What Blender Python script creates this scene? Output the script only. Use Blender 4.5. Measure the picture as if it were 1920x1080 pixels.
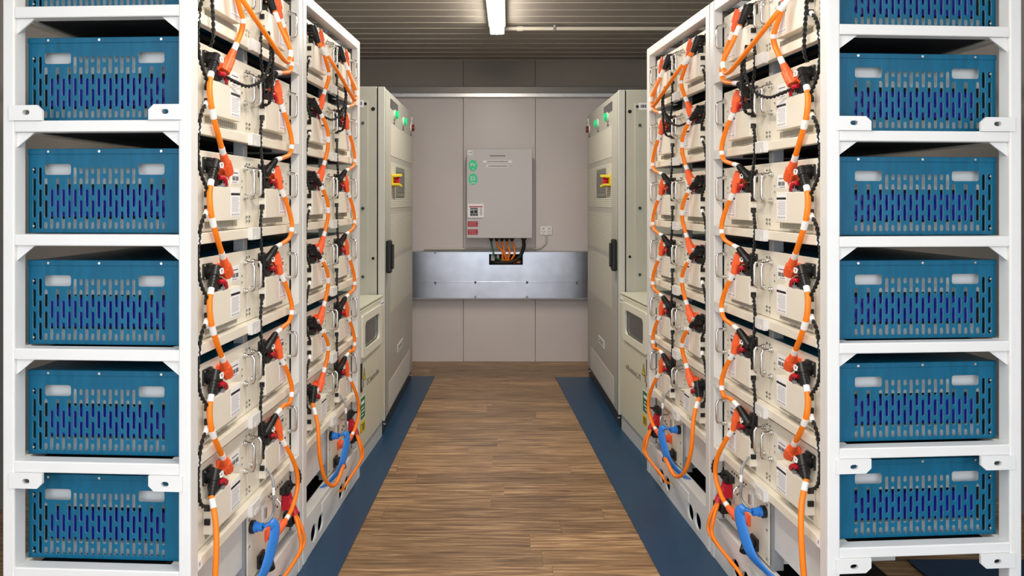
import bpy, bmesh, math, random
from mathutils import Vector, Matrix
from mathutils.geometry import tessellate_polygon
random.seed(7)
for o in list(bpy.data.objects): bpy.data.objects.remove(o)
SC = bpy.context.scene
COL = SC.collection

# ------------------------------------------------------------------ camera
cam = bpy.data.cameras.new('camera'); co = bpy.data.objects.new('camera', cam); COL.objects.link(co)
co.location = (0, 0, 1.41); co.rotation_euler = (math.pi/2, 0, 0)
cam.sensor_width = 36; cam.lens = 36*1400/1920
cam.shift_x = 35/1920; cam.shift_y = -165/1920
cam.clip_start = .02; cam.clip_end = 100
SC.camera = co
# ------------------------------------------------------------------ world, exposure
w = bpy.data.worlds.new('world'); SC.world = w; w.use_nodes = True
bg = w.node_tree.nodes['Background']; bg.inputs[0].default_value = (.89, .94, 1.0, 1); bg.inputs[1].default_value = 1.65
vs = SC.view_settings
vs.view_transform = 'Standard'; vs.look = 'None'; vs.gamma = 1; vs.use_curve_mapping = False
vs.exposure = 0.6

# ------------------------------------------------------------------ materials
def lin(h):
    h = h.lstrip('#'); r = []
    for i in (0, 2, 4):
        c = int(h[i:i+2], 16)/255
        r.append(c/12.92 if c <= .04045 else ((c+.055)/1.055)**2.4)
    return (*r, 1)
MATS = {}
def mat(name, col, rough=.5, metal=0, emit=0, noise=0, nscale=20, bump=0, stretch=None, coat=0, spec=.5, alpha=None, trans=0):
    if name in MATS: return MATS[name]
    m = bpy.data.materials.new(name); m.use_nodes = True
    nt = m.node_tree; b = nt.nodes['Principled BSDF']
    c = lin(col) if isinstance(col, str) else (*col, 1)
    b.inputs['Base Color'].default_value = c; b.inputs['Roughness'].default_value = rough
    b.inputs['Metallic'].default_value = metal; b.inputs['Specular IOR Level'].default_value = spec
    if coat: b.inputs['Coat Weight'].default_value = coat
    if trans: b.inputs['Transmission Weight'].default_value = trans
    if emit:
        b.inputs['Emission Color'].default_value = c; b.inputs['Emission Strength'].default_value = emit
    if noise or bump:
        tc = nt.nodes.new('ShaderNodeTexCoord'); mp = nt.nodes.new('ShaderNodeMapping')
        if stretch: mp.inputs['Scale'].default_value = stretch
        n = nt.nodes.new('ShaderNodeTexNoise'); n.inputs['Scale'].default_value = nscale; n.inputs['Detail'].default_value = 5
        nt.links.new(tc.outputs['Object'], mp.inputs[0]); nt.links.new(mp.outputs[0], n.inputs[0])
        if noise:
            mr = nt.nodes.new('ShaderNodeMapRange')
            mr.inputs[1].default_value = .3; mr.inputs[2].default_value = .7
            mr.inputs[3].default_value = 1-noise; mr.inputs[4].default_value = 1+noise
            mx = nt.nodes.new('ShaderNodeMix'); mx.data_type = 'RGBA'; mx.blend_type = 'MULTIPLY'; mx.inputs[0].default_value = 1
            nt.links.new(n.outputs[0], mr.inputs[0]); mx.inputs[6].default_value = c
            nt.links.new(mr.outputs[0], mx.inputs[7]); nt.links.new(mx.outputs[2], b.inputs['Base Color'])
        if bump:
            bp = nt.nodes.new('ShaderNodeBump'); bp.inputs['Strength'].default_value = bump; bp.inputs['Distance'].default_value = .002
            nt.links.new(n.outputs[0], bp.inputs['Height']); nt.links.new(bp.outputs[0], b.inputs['Normal'])
    MATS[name] = m
    return m
M = dict(
    white=mat('frame_white', '#dfdedc', .38, noise=.025, nscale=6),
    cream=mat('cream_paint', '#ebe4d4', .42, noise=.02, nscale=9),
    cover=mat('cover_cream', '#ece5d6', .45),
    blue=mat('blue_paint', '#0a5a79', .36, spec=.22, noise=.14, nscale=22, stretch=(1, 3.2, .35), bump=.12),
    bluerim=mat('slot_edge', '#7f9aa3', .45),
    navy=mat('cell_blue', '#1519a8', .3),
    ingrey=mat('inner_grey', '#c2c4c4', .5),
    black=mat('black_plastic', '#161617', .42),
    dark=mat('inside_shade', '#0d0d0e', .7),  # near-black: the shade of hollows and gaps put into the colour
    rubber=mat('black_cable', '#101011', .55),
    orange=mat('orange_cable', '#ff8412', .42, noise=.03, nscale=30),
    plug=mat('orange_plug', '#ff6a35', .45),
    red=mat('red_plastic', '#c4142c', .35),
    marker=mat('white_sleeve', '#f5f4f2', .5),
    chrome=mat('chrome', '#d9d9d8', .12, metal=1),
    steel=mat('screw_steel', '#c9c8c4', .25, metal=1),
    label=mat('label_paper', '#f7f6f8', .55),
    ink=mat('ink', '#1c1c20', .6),
    inkgrey=mat('ink_grey', '#9a98a2', .6),
    redink=mat('red_ink', '#d83a3a', .6),
    midgrey=mat('grey_steel', '#9b9d9e', .4, metal=.3),
    bluetape=mat('blue_strap', '#2f80d8', .4),
    yellow=mat('yellow_label', '#e8cf1c', .5),
    cab=mat('cabinet_paint', '#c6c5b6', .42, noise=.02, nscale=5),
    cabdoor=mat('cabinet_door', '#aeaca4', .42, noise=.03, nscale=4),
    cablight=mat('cabinet_light', '#d2d1c8', .45),
    jbox=mat('junction_paint', '#d3d2c0', .4, noise=.02, nscale=5),
    plinth=mat('plinth_black', '#0d0f10', .4),
    greenseal=mat('green_seal', '#2f6f45', .5),
    glass=mat('smoked_glass', '#2a2c2e', .12, spec=.6),
    greenled=mat('green_button', '#12c07a', .3, emit=.25),
    redled=mat('red_button', '#6a1f1a', .3),
    sign_green=mat('green_sign', '#1f7a45', .5),
    mint=mat('mint_sticker', '#35d79f', .5),
    redlab=mat('red_label', '#b01e34', .5),
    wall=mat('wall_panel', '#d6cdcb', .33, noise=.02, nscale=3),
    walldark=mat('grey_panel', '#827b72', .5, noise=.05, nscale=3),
    wallgrey=mat('side_wall', '#9c9894', .5),
    ceil=mat('ceiling_panel', '#928b83', .42, noise=.05, nscale=4),
    ceilrib_lit=mat('ceiling_rib_lit', '#aba49a', .4),  # paler than the panels: light caught by the ribs put into the colour
    galv=mat('galvanised', '#b9bdc6', .24, metal=1, noise=.10, nscale=7, bump=.05),
    alu=mat('aluminium', '#c9c7c4', .3, metal=.9, noise=.05),
    board=mat('enclosure_grey', '#c6c3c5', .38),
    mat_blue=mat('blue_mat', '#123c5c', .38, noise=.08, nscale=4, bump=.05),
    conduit=mat('conduit_grey', '#cfc8bc', .45),
    lampwhite=mat('lamp_body', '#efeeea', .5),
    lamp=mat('lamp_lens', (1.0, .92, .80), .5, emit=46),
    lampside=mat('lamp_side', (1.0, .92, .80), .5, emit=7),
    concrete=mat('concrete', '#b9b7b2', .8, noise=.06, nscale=3),
)
def perf_mat(name, col, hole):
    m = bpy.data.materials.new(name); m.use_nodes = True; nt = m.node_tree; b = nt.nodes['Principled BSDF']
    tc = nt.nodes.new('ShaderNodeTexCoord'); mp = nt.nodes.new('ShaderNodeMapping'); mp.inputs['Scale'].default_value = (75, 0, 75)
    v = nt.nodes.new('ShaderNodeTexVoronoi'); v.inputs['Scale'].default_value = 1; v.inputs['Randomness'].default_value = 0
    cr = nt.nodes.new('ShaderNodeValToRGB'); cr.color_ramp.elements[0].position = .25; cr.color_ramp.elements[1].position = .32
    cr.color_ramp.elements[0].color = lin(hole); cr.color_ramp.elements[1].color = lin(col)
    nt.links.new(tc.outputs['Object'], mp.inputs[0]); nt.links.new(mp.outputs[0], v.inputs['Vector'])
    nt.links.new(v.outputs['Distance'], cr.inputs[0]); nt.links.new(cr.outputs[0], b.inputs['Base Color'])
    b.inputs['Roughness'].default_value = .5
    return m
M['perf'] = perf_mat('perforated_sheet', '#d3d1c4', '#8a887e')
M['perf2'] = perf_mat('perforated_vent', '#dddcd8', '#aaa9a4')
def wood_mat(name, tint):
    m = bpy.data.materials.new(name); m.use_nodes = True; nt = m.node_tree; b = nt.nodes['Principled BSDF']
    N = nt.nodes.new; L = nt.links.new
    tc = N('ShaderNodeTexCoord'); oi = N('ShaderNodeObjectInfo'); mp = N('ShaderNodeMapping')
    ad = N('ShaderNodeVectorMath'); ad.operation = 'ADD'
    cb = N('ShaderNodeCombineXYZ'); mu = N('ShaderNodeMath'); mu.operation = 'MULTIPLY'; mu.inputs[1].default_value = 37
    L(oi.outputs['Random'], mu.inputs[0]); L(mu.outputs[0], cb.inputs[0]); L(mu.outputs[0], cb.inputs[1])
    L(tc.outputs['Object'], ad.inputs[0]); L(cb.outputs[0], ad.inputs[1])
    mp.inputs['Scale'].default_value = (1.6, 26, 1); L(ad.outputs[0], mp.inputs[0])
    n = N('ShaderNodeTexNoise'); n.inputs['Scale'].default_value = 2.2; n.inputs['Detail'].default_value = 8; n.inputs['Roughness'].default_value = .62
    n.inputs['Distortion'].default_value = .6
    L(mp.outputs[0], n.inputs[0])
    cr = N('ShaderNodeValToRGB'); e = cr.color_ramp.elements
    e[0].position = .30; e[0].color = lin('#5a432e'); e[1].position = .68; e[1].color = lin('#cdaa80')
    e2 = cr.color_ramp.elements.new(.5); e2.color = lin('#987653')
    L(n.outputs[0], cr.inputs[0])
    mr = N('ShaderNodeMapRange'); mr.inputs[3].default_value = .70; mr.inputs[4].default_value = 1.14
    L(oi.outputs['Random'], mr.inputs[0])
    mx = N('ShaderNodeMix'); mx.data_type = 'RGBA'; mx.blend_type = 'MULTIPLY'; mx.inputs[0].default_value = 1
    L(cr.outputs[0], mx.inputs[6]); L(mr.outputs[0], mx.inputs[7]); L(mx.outputs[2], b.inputs['Base Color'])
    b.inputs['Roughness'].default_value = .42
    bp = N('ShaderNodeBump'); bp.inputs['Strength'].default_value = .12; bp.inputs['Distance'].default_value = .002
    L(n.outputs[0], bp.inputs['Height']); L(bp.outputs[0], b.inputs['Normal'])
    return m
M['wood'] = wood_mat('wood_plank', 1)

# ------------------------------------------------------------------ mesh builder
class MB:
    def __init__(s): s.v = []; s.f = []; s.mi = []; s.sm = []
    def add(s, vs, fs, mi=0, smooth=False):
        o = len(s.v); s.v += [tuple(p) for p in vs]
        for f in fs: s.f.append([i+o for i in f]); s.mi.append(mi); s.sm.append(smooth)
        return s
    def box(s, x0, x1, y0, y1, z0, z1, mi=0, b=0):
        if b <= 0:
            return s.add([(x0,y0,z0),(x1,y0,z0),(x1,y1,z0),(x0,y1,z0),(x0,y0,z1),(x1,y0,z1),(x1,y1,z1),(x0,y1,z1)],
                  [(3,2,1,0),(4,5,6,7),(0,1,5,4),(1,2,6,5),(2,3,7,6),(3,0,4,7)], mi)
        bm = bmesh.new()
        r = bmesh.ops.create_cube(bm, size=1)
        for v in bm.verts:
            v.co = Vector((x0+(v.co.x+.5)*(x1-x0), y0+(v.co.y+.5)*(y1-y0), z0+(v.co.z+.5)*(z1-z0)))
        bmesh.ops.bevel(bm, geom=list(bm.edges), offset=b, segments=2, profile=.5, affect='EDGES')
        bm.verts.index_update()
        vs = [v.co.copy() for v in bm.verts]; fs = [[v.index for v in f.verts] for f in bm.faces]; bm.free()
        return s.add(vs, fs, mi, False)
    def cyl(s, p0, p1, r, n=12, mi=0, r1=None, caps=True):
        p0 = Vector(p0); p1 = Vector(p1); r1 = r if r1 is None else r1
        d = (p1-p0).normalized(); a = d.orthogonal().normalized(); c = d.cross(a)
        vs = []
        for p, rr in ((p0, r), (p1, r1)):
            for i in range(n):
                t = 2*math.pi*i/n; vs.append(p+a*math.cos(t)*rr+c*math.sin(t)*rr)
        s.add(vs, [(i, (i+1) % n, n+(i+1) % n, n+i) for i in range(n)], mi, True)
        if caps: s.add(vs, [tuple(reversed(range(n))), tuple(range(n, 2*n))], mi)
        return s
    def tube(s, pts, r, n=10, mi=0, flat=None):
        pts = [Vector(p) for p in pts]; rings = []
        t0 = (pts[1]-pts[0]).normalized(); a = t0.orthogonal().normalized()
        if flat: a = Vector(flat[0]); a = (a-t0*a.dot(t0)).normalized()
        rx, ry = (r, r) if not flat else (flat[1], flat[2])
        for i, p in enumerate(pts):
            t = (pts[min(i+1, len(pts)-1)]-pts[max(i-1, 0)])
            t = t.normalized() if t.length > 1e-9 else t0
            if flat: a = Vector(flat[0])
            a = (a-t*a.dot(t)).normalized(); c = t.cross(a)
            rings.append([p+a*math.cos(2*math.pi*k/n)*rx+c*math.sin(2*math.pi*k/n)*ry for k in range(n)])
        vs = [q for rg in rings for q in rg]
        fs = [(i*n+k, i*n+(k+1) % n, (i+1)*n+(k+1) % n, (i+1)*n+k) for i in range(len(pts)-1) for k in range(n)]
        s.add(vs, fs, mi, True)
        s.add(rings[0], [tuple(reversed(range(n)))], mi); s.add(rings[-1], [tuple(range(n))], mi)
        return s
    def plate(s, outer, holes, t0, t1, plane='yz', mi=0, rim=None):
        # 2D outline (a,b) with holes, extruded between t0 and t1 along the remaining axis
        def P(a, b, t): return {'yz': (t, a, b), 'xz': (a, t, b), 'xy': (a, b, t)}[plane]
        loops = [outer]+holes
        tri = tessellate_polygon([[Vector((a, b, 0)) for a, b in l] for l in loops])
        flat = [q for l in loops for q in l]
        s.add([P(a, b, t0) for a, b in flat], [tuple(t) for t in tri], mi)
        s.add([P(a, b, t1) for a, b in flat], [tuple(reversed(t)) for t in tri], mi)
        for li, l in enumerate(loops):
            n = len(l); vs = [P(a, b, t0) for a, b in l]+[P(a, b, t1) for a, b in l]
            s.add(vs, [(i, (i+1) % n, n+(i+1) % n, n+i) for i in range(n)], (rim if (rim is not None and li) else mi))
        return s
    def mesh(s, name, mats):
        me = bpy.data.meshes.new(name); me.from_pydata(s.v, [], s.f)
        if not isinstance(mats, (list, tuple)): mats = [mats]
        for m in mats: me.materials.append(m)
        me.polygons.foreach_set('material_index', s.mi); me.polygons.foreach_set('use_smooth', s.sm)
        bm = bmesh.new(); bm.from_mesh(me); bmesh.ops.recalc_face_normals(bm, faces=bm.faces); bm.to_mesh(me); bm.free()
        me.update(); return me
def stadium(ca, b0, b1, w, n=5):
    r = w/2; p = []
    for i in range(n+1): t = math.pi*i/n; p.append((ca+r*math.cos(t), b1-r+r*math.sin(t)))
    for i in range(n+1): t = math.pi+math.pi*i/n; p.append((ca+r*math.cos(t), b0+r+r*math.sin(t)))
    return p
def rrect(a0, a1, b0, b1, r, n=4):
    p = []
    for ca, cb, s in ((a1-r, b1-r, 0), (a0+r, b1-r, 1), (a0+r, b0+r, 2), (a1-r, b0+r, 3)):
        for i in range(n+1):
            t = math.pi/2*(s+i/n); p.append((ca+r*math.cos(t), cb+r*math.sin(t)))
    return p
def circ(ca, cb, r, n=24, rb=None): return [(ca+r*math.cos(2*math.pi*i/n), cb+(rb or r)*math.sin(2*math.pi*i/n)) for i in range(n)]
TXT = {}
def text_mb(mb, s, width, a0, b0, t, axis='xz', mi=0, height=None, flip=1):
    """flat lettering, lower left at (a0,b0), on plane y=t facing -y"""
    if s not in TXT:
        cu = bpy.data.curves.new('t', 'FONT'); cu.body = s; cu.resolution_u = 2
        ob = bpy.data.objects.new('t', cu); COL.objects.link(ob)
        bpy.context.view_layer.update()
        me = ob.evaluated_get(bpy.context.evaluated_depsgraph_get()).to_mesh()
        TXT[s] = ([v.co.copy() for v in me.vertices], [tuple(p.vertices) for p in me.polygons])
        bpy.data.objects.remove(ob); bpy.data.curves.remove(cu)
    vs, fs = TXT[s]
    x0 = min(v.x for v in vs); x1 = max(v.x for v in vs); y0 = min(v.y for v in vs); y1 = max(v.y for v in vs)
    k = width/(x1-x0); kz = k if height is None else height/(y1-y0)
    mb.add([(a0+(v.x-x0)*k, t, b0+(v.y-y0)*kz) for v in vs], fs, mi)
    return mb

# ------------------------------------------------------------------ object helpers
I4 = Matrix.Identity(4)
def link(name, data, parent=None, mw=None):
    o = bpy.data.objects.new(name, data); COL.objects.link(o)
    if parent is not None: o.parent = parent
    if mw is not None: o.matrix_world = mw
    return o
def tag(o, label=None, cat=None, group=None, kind=None):
    if label: o['label'] = label
    if cat: o['category'] = cat
    if group: o['group'] = group
    if kind: o['kind'] = kind
    return o
def T(x, y, z): return Matrix.Translation((x, y, z))
def frame(P0, P1, mirror=False, ys=1.0, xs=1.0, zs=1.0):
    d = Vector((P1[0]-P0[0], P1[1]-P0[1], 0)).normalized()
    n = Vector((-d.y, d.x, 0))*ys if not mirror else Vector((d.y, -d.x, 0))*ys
    m = Matrix.Identity(4)
    for i in range(3): m[i][0] = d[i]*xs; m[i][1] = n[i]; m[i][2] = (0, 0, zs)[i]
    m[0][3] = P0[0]; m[1][3] = P0[1]
    return m
SIDES = {'left': frame((-.783, 1.93), (-.679, 3.80)), 'right': frame((.927, 2.07), (.799, 3.886), True, 1.125, .972, .991)}

# ================================================================== THE SETTING
ZC = 2.63; YB = 6.51; XL = -2.25; XR = 2.39; YF = .5
def struct(name, mb, m):
    return tag(link(name, mb.mesh(name, m)), kind='structure')
fl = struct('floor', MB().box(XL, XR, YF, YB+.1, -.10, -.006), M['wood'])
# planks running across the aisle
PW = .14; n = 0
y = YB
while y > 1.75:
    x = -1.25 - random.uniform(0, .8)
    while x < 1.35:
        L = random.uniform(.75, 1.15)
        x0 = max(x, -1.25); x1 = min(x+L, 1.35)
        if x1-x0 > .05:
            me = MB().box(-(x1-x0)/2+.0006, (x1-x0)/2-.0006, -PW/2+.0005, PW/2-.0005, -.006, 0).mesh('plank', M['wood'])
            p = link('plank', me, fl); p.location = ((x0+x1)/2, y-PW/2, 0); n += 1
        x += L
    y -= PW
# blue floor mats (yawed strips)
def strip(name, pts):
    return struct(name, MB().plate(pts, [], .0004, .005, 'xy'), M['mat_blue'])
strip('trim_1', [(-.468, 5.96), (-1.05, 5.96), (-1.35, 1.5), (-.632, 1.5)])
strip('trim_2', [(.491, 5.93), (.682, 1.5), (1.45, 1.5), (1.2, 5.93)])
strip('trim_3', [(1.62, 2.92), (2.36, 2.92), (2.36, .6), (1.62, .6)])
# side walls, outside ground
struct('wall_left', MB().box(XL-.08, XL, YF, YB+.1, -.1, ZC+.05), M['wallgrey'])
struct('wall_right', MB().box(XR, XR+.08, YF, YB+.1, -.1, ZC+.05), M['wallgrey'])
tag(link('ground', MB().box(-12, 12, -14, YF, -.35, -.25).mesh('ground', M['concrete'])), kind='structure')
# back wall with panels
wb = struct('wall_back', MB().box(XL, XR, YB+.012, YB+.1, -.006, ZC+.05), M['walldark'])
def panel(x0, x1, z0, z1, m='wall', y0=YB, b=.003):
    link('panel', MB().box(x0, x1, y0, YB+.0119, z0, z1, 0, b).mesh('panel', M[m]), wb)
xs = [-1.55, -.262, .366, 1.65]
for i in range(3):
    a, c = xs[i]+.0015, xs[i+1]-.0015
    panel(a, c, 0, .60)
    panel(a, c, .60, 2.33, y0=YB-(.008 if i == 1 else 0))
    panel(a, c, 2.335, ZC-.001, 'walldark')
for a, c in ((XL+.001, xs[0]-.0015), (xs[3]+.0015, XR-.001)):
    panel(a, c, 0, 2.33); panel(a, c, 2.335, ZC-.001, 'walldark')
# two narrow cover strips beside the middle panel
# aluminium rail across the top of the wall
tr = MB()
tr.box(-1.6, 1.7, YB-.05, YB-.0085, 2.30, 2.335, 0, .003)
trim = struct('trim_4', tr, M['alu'])
link('rail_flange', MB().box(-1.6, 1.7, YB-.022, YB-.0085, 2.3355, 2.395, 0, .002).mesh('rail_flange', mat('dull_rail', '#7d7872', .38, metal=.6)), trim)
for i in range(14):
    x = -1.5+i*.235
    link('rivet', MB().cyl((x, YB-.053, 2.318), (x, YB-.05, 2.318), .006, 8).mesh('rivet', M['steel']), trim)
# ceiling: backing sheet plus slats
ce = struct('ceiling', MB().box(XL, XR, YF, YB+.1, ZC+.02, ZC+.06), M['ceilrib_lit'])
SW = .172; y = YB; 
sl = MB().box(XL, XR, -SW/2+.004, SW/2-.004, ZC, ZC+.0199, 0, .0035)
slm = sl.mesh('slat', M['ceil'])
rbm = MB().box(XL, XR, SW/2-.010, SW/2-.004, ZC-.004, ZC+.001).mesh('rib', M['ceilrib_lit'])
while y-SW > YF:
    s_ = link('slat', slm, ce); s_.location = (0, y-SW/2, 0)
    link('rib', rbm, s_)
    y -= SW

# ================================================================== BATTERY MODULE
W_, HM, DM = .415, .228, .437
MC = {}
def part(name, mb, mats): MC[name] = mb.mesh(name, mats)
SOCK = Vector((.118, 0, .188)); OSOCK = Vector((.200, 0, .184))
DIRB = {'N': Vector((-.62, -.10, -.78)), 'F': Vector((.66, -.25, .68)), 'G': Vector((.66, -.28, -.66)), 'T': Vector((.40, -.25, -.85))}
DIRO = {'N': Vector((-.72, -.12, .68)), 'F': Vector((.34, -.15, -.92)), 'G': Vector((.48, -.15, .86))}
for d in (DIRB, DIRO):
    for k in d: d[k].normalize()
BL, OL = .056, .058
def black_end(t): return SOCK+Vector((0, -.024, 0))+DIRB[t]*BL
def orange_end(t): return OSOCK+Vector((0, -.024, 0))+DIRO[t]*OL
def build_module_meshes():
    part('front_panel', MB().box(.001, W_-.001, 0, .004, .0005, HM, 0, .0012), M['cream'])
    part('case', MB().box(.004, W_-.004, .0045, DM, .003, HM-.002, 0, .003), M['blue'])
    part('cover', MB().box(.095, .298, -.026, -.0002, .030, .128, 0, .002), M['cover'])
    part('spec_label', MB().box(.224, .291, -.0268, -.0261, .040, .124), M['label'])
    h = MB().box(.224, .291, -.0272, -.02685, .104, .111)
    part('label_header', h, M['ink'])
    h = MB()
    for i in range(10):
        ww = (.05, .056, .047, .054, .058, .05, .052, .045, .055, .048)[i]
        h.box(.229, .229+ww, -.02705, -.02685, .096-i*.0045, .0972-i*.0045)
    for i in range(5): h.box(.230+i*.012, .236+i*.012, -.02705, -.02685, .044, .0495)
    part('label_print', h, M['inkgrey'])
    part('port', MB().box(.0885, .0948, -.022, -.006, -.0085, .0085, 0, .001).box(.0879, .0884, -.019, -.009, -.005, .004, 1), [M['black'], M['dark']])
    part('bar_label', MB().box(.286, .352, -.0008, 0, .140, .186), M['label'])
    h = MB()
    for k, x0 in enumerate((.297, .322)):
        x = x0
        for i in range(6):
            ww = (.0016, .003, .0014, .0026, .0018, .003)[i]; h.box(x, x+ww, -.0011, -.00085, .150, .163); x += ww+.0015
    h.box(.294, .340, -.0011, -.00085, .172, .1745); h.box(.294, .332, -.0011, -.00085, .144, .1455)
    part('barcode_print', h, M['ink'])
    part('polarity_mark', MB().box(.262, .276, -.0008, 0, .1555, .1595).box(.267, .271, -.0010, -.0001, .150, .165), M['redink'])
    # black socket with flange
    h = MB().plate(rrect(.0905, .1455, .1655, .2105, .004), [], -.006, 0, 'xz')
    h.cyl((SOCK.x, -.006, SOCK.z), (SOCK.x, -.026, SOCK.z), .0165, 14).box(.108, .129, -.022, -.005, .1685, .2075, 0, .002)
    part('black_socket', h, M['black'])
    h = MB()
    for x in (.0955, .1405):
        for z in (.1705, .2055): h.cyl((x, -.006, z), (x, -.0085, z), .0036, 8)
    part('socket_screws', h, M['steel'])
    for t, d in DIRB.items():
        p0 = SOCK+Vector((0, -.024, 0)); side = d.cross(Vector((0, 1, 0))).normalized()
        h = MB().cyl(p0-d*.014, p0+d*.018, .0155, 12).cyl(p0+d*.016, p0+d*BL, .0130, 12, r1=.0098)
        for q in (.024, .033, .042): h.cyl(p0+d*q, p0+d*(q+.004), .0138-.08*(q-.016), 12)
        part('black_plug_'+t, h, M['black'])
    part('plug_clip', MB().box(.120, .136, -.0425, -.0395, .180, .1835).box(.120, .136, -.0425, -.0395, .193, .1965).box(.1325, .136, -.0425, -.0395, .180, .1965).box(.116, .126, -.0400, -.030, .182, .194), M['marker'])
    h = MB().box(.180, .221, -.008, 0, .164, .205, 0, .003).cyl((OSOCK.x, -.006, OSOCK.z), (OSOCK.x, -.024, OSOCK.z), .0165, 12)
    part('orange_socket', h, M['plug'])
    for t, d in DIRO.items():
        p0 = OSOCK+Vector((0, -.024, 0)); up = Vector((0, 1, 0)); side = d.cross(up).normalized()
        h = MB().cyl(p0-d*.022, p0+d*.018, .0165, 10).cyl(p0+d*.016, p0+d*OL, .0145, 10, r1=.0102)
        for sg in (-1, 1): h.cyl(p0-d*.020+side*sg*.0145, p0+d*.014+side*sg*.016, .0052, 6)
        h.cyl(p0-d*.012+Vector((0, -.010, 0)), p0+d*.026+Vector((0, -.009, 0)), .0085, 8)
        part('orange_plug_'+t, h, M['plug'])
    # service disconnect: black knob, red lever, grey bracket
    h = MB().cyl((.142, 0, .148), (.142, -.020, .148), .0175, 14).box(.142, .196, -.016, 0, .1325, .163, 0, .004)
    part('disconnect_body', h, M['black'])
    part('disconnect_lever', MB().tube([(.150, -.022, .154), (.168, -.027, .156), (.186, -.026, .148), (.198, -.022, .134)], .0065, 8), M['red'])
    part('disconnect_bracket', MB().box(.150, .222, -.020, -.0002, .1285, .1325).box(.170, .182, -.026, -.018, .127, .138).box(.200, .212, -.024, -.018, .127, .140), M['midgrey'])
    h = MB()
    pts = []
    r = .012
    z0, z1, yo = .100, .190, -.034
    pts = [(0, 0, z0), (0, yo+r, z0), (0, yo+r*.3, z0+r*.3), (0, yo, z0+r), (0, yo, z1-r), (0, yo+r*.3, z1-r*.3), (0, yo+r, z1), (0, 0, z1)]
    h.tube(pts, .0048, 8)
    for z in (z0, z1): h.cyl((0, 0, z), (0, -.006, z), .0095, 10).cyl((0, -.006, z), (0, -.012, z), .0075, 10)
    part('handle', h, M['chrome'])
    h = MB()
    for x in (.010, .405):
        for z in (.022, .036, .205): h.cyl((x, 0, z), (x, -.004, z), .0042, 8)
    for z in (.150, .130): h.cyl((.369, 0, z), (.369, -.003, z), .0032, 8)
    part('panel_screws', h, M['steel'])
    h = MB().box(.106, .334, -.0006, 0, .009, .0295, 0)
    for i in range(32): h.box(.108+i*.00708, .1112+i*.00708, -.0012, -.0005, .010, .0285, 1)
    part('vent_slots', h, [M['cover'], mat('slot_shadow', '#6b675e', .7)])
    part('model_text', text_mb(MB(), 'Model M38210-S', .092, .168, .0015, -.0012, height=.0068), M['ink'])
    # perforated side with slots and hand holes (seen on the near end of the racks)
    holes = []; PC = .0162; Y0 = .040+.0325
    ycol = lambda c: DM-.012-.004-c*PC
    for c in range(23):
        A = c % 2 == 0; under = 2 <= c <= 6 or 18 <= c <= 22
        spans = [(.160, .178), (.101, .149), (.042, .090), (.012, .0315)] if A else [(.1305, .178), (.071, .119), (.012, .060)]
        if under: spans = spans[1:]
        for b0, b1 in spans: holes.append(stadium(ycol(c), b0, b1, .0086, 4))
    for c0, c1 in ((1.85, 6.3), (17.8, 22.2)):
        holes.append(rrect(ycol(c1), ycol(c0), .1575, .187, .006, 3))
    h = MB().plate([(.004, .002), (DM, .002), (DM, HM-.014), (.004, HM-.014)], holes, 0, .0025, 'yz', 0, 1)
    part('side_plate', h, [M['blue'], M['bluerim']])
    h = MB().box(-.0025, .020, .003, DM+.001, HM-.0155, HM-.0005, 0, .0015)
    part('top_fold', h, M['blue'])
    h = MB()
    for yy in (ycol(2.6), ycol(11.3), ycol(21.8)): h.cyl((-.0025, yy, HM-.008), (-.005, yy, HM-.008), .0036, 8)
    for zz in (.172, .020): h.cyl((.001, ycol(-.05), zz), (-.002, ycol(-.05), zz), .003, 8)
    part('fold_screws', h, M['steel'])
    h = MB().box(.0026, W_-.004, .0045, .0060, .003, HM-.002).box(.0026, W_-.004, DM-.003, DM, .003, HM-.002)
    h.box(.0026, W_-.004, .006, DM-.003, HM-.005, HM-.002).box(.0026, W_-.004, .006, DM-.003, .003, .006).box(W_-.008, W_-.004, .006, DM-.003, .006, HM-.005)
    part('open_case', h, M['blue'])
    part('inner_tray', MB().box(.020, W_-.02, .03, DM-.03, .0065, .038).box(.020, W_-.02, .03, DM-.03, .133, .200), M['ingrey'])
    h = MB()
    for c in range(21):
        yy = ycol(1.5+c*.98); h.box(.022, W_-.03, yy-.0155, yy-.0008, .045, .122, 0, .002)
    part('cell_pack', h, M['navy'])
    part('dark_backing', MB().box(.034, W_-.025, .02, DM-.02, .0385, .1325), M['dark'])
build_module_meshes()
ROWN = ['top row', 'second row', 'third row', 'fourth row', 'fifth row', 'bottom row']
NMOD = 0
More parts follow.
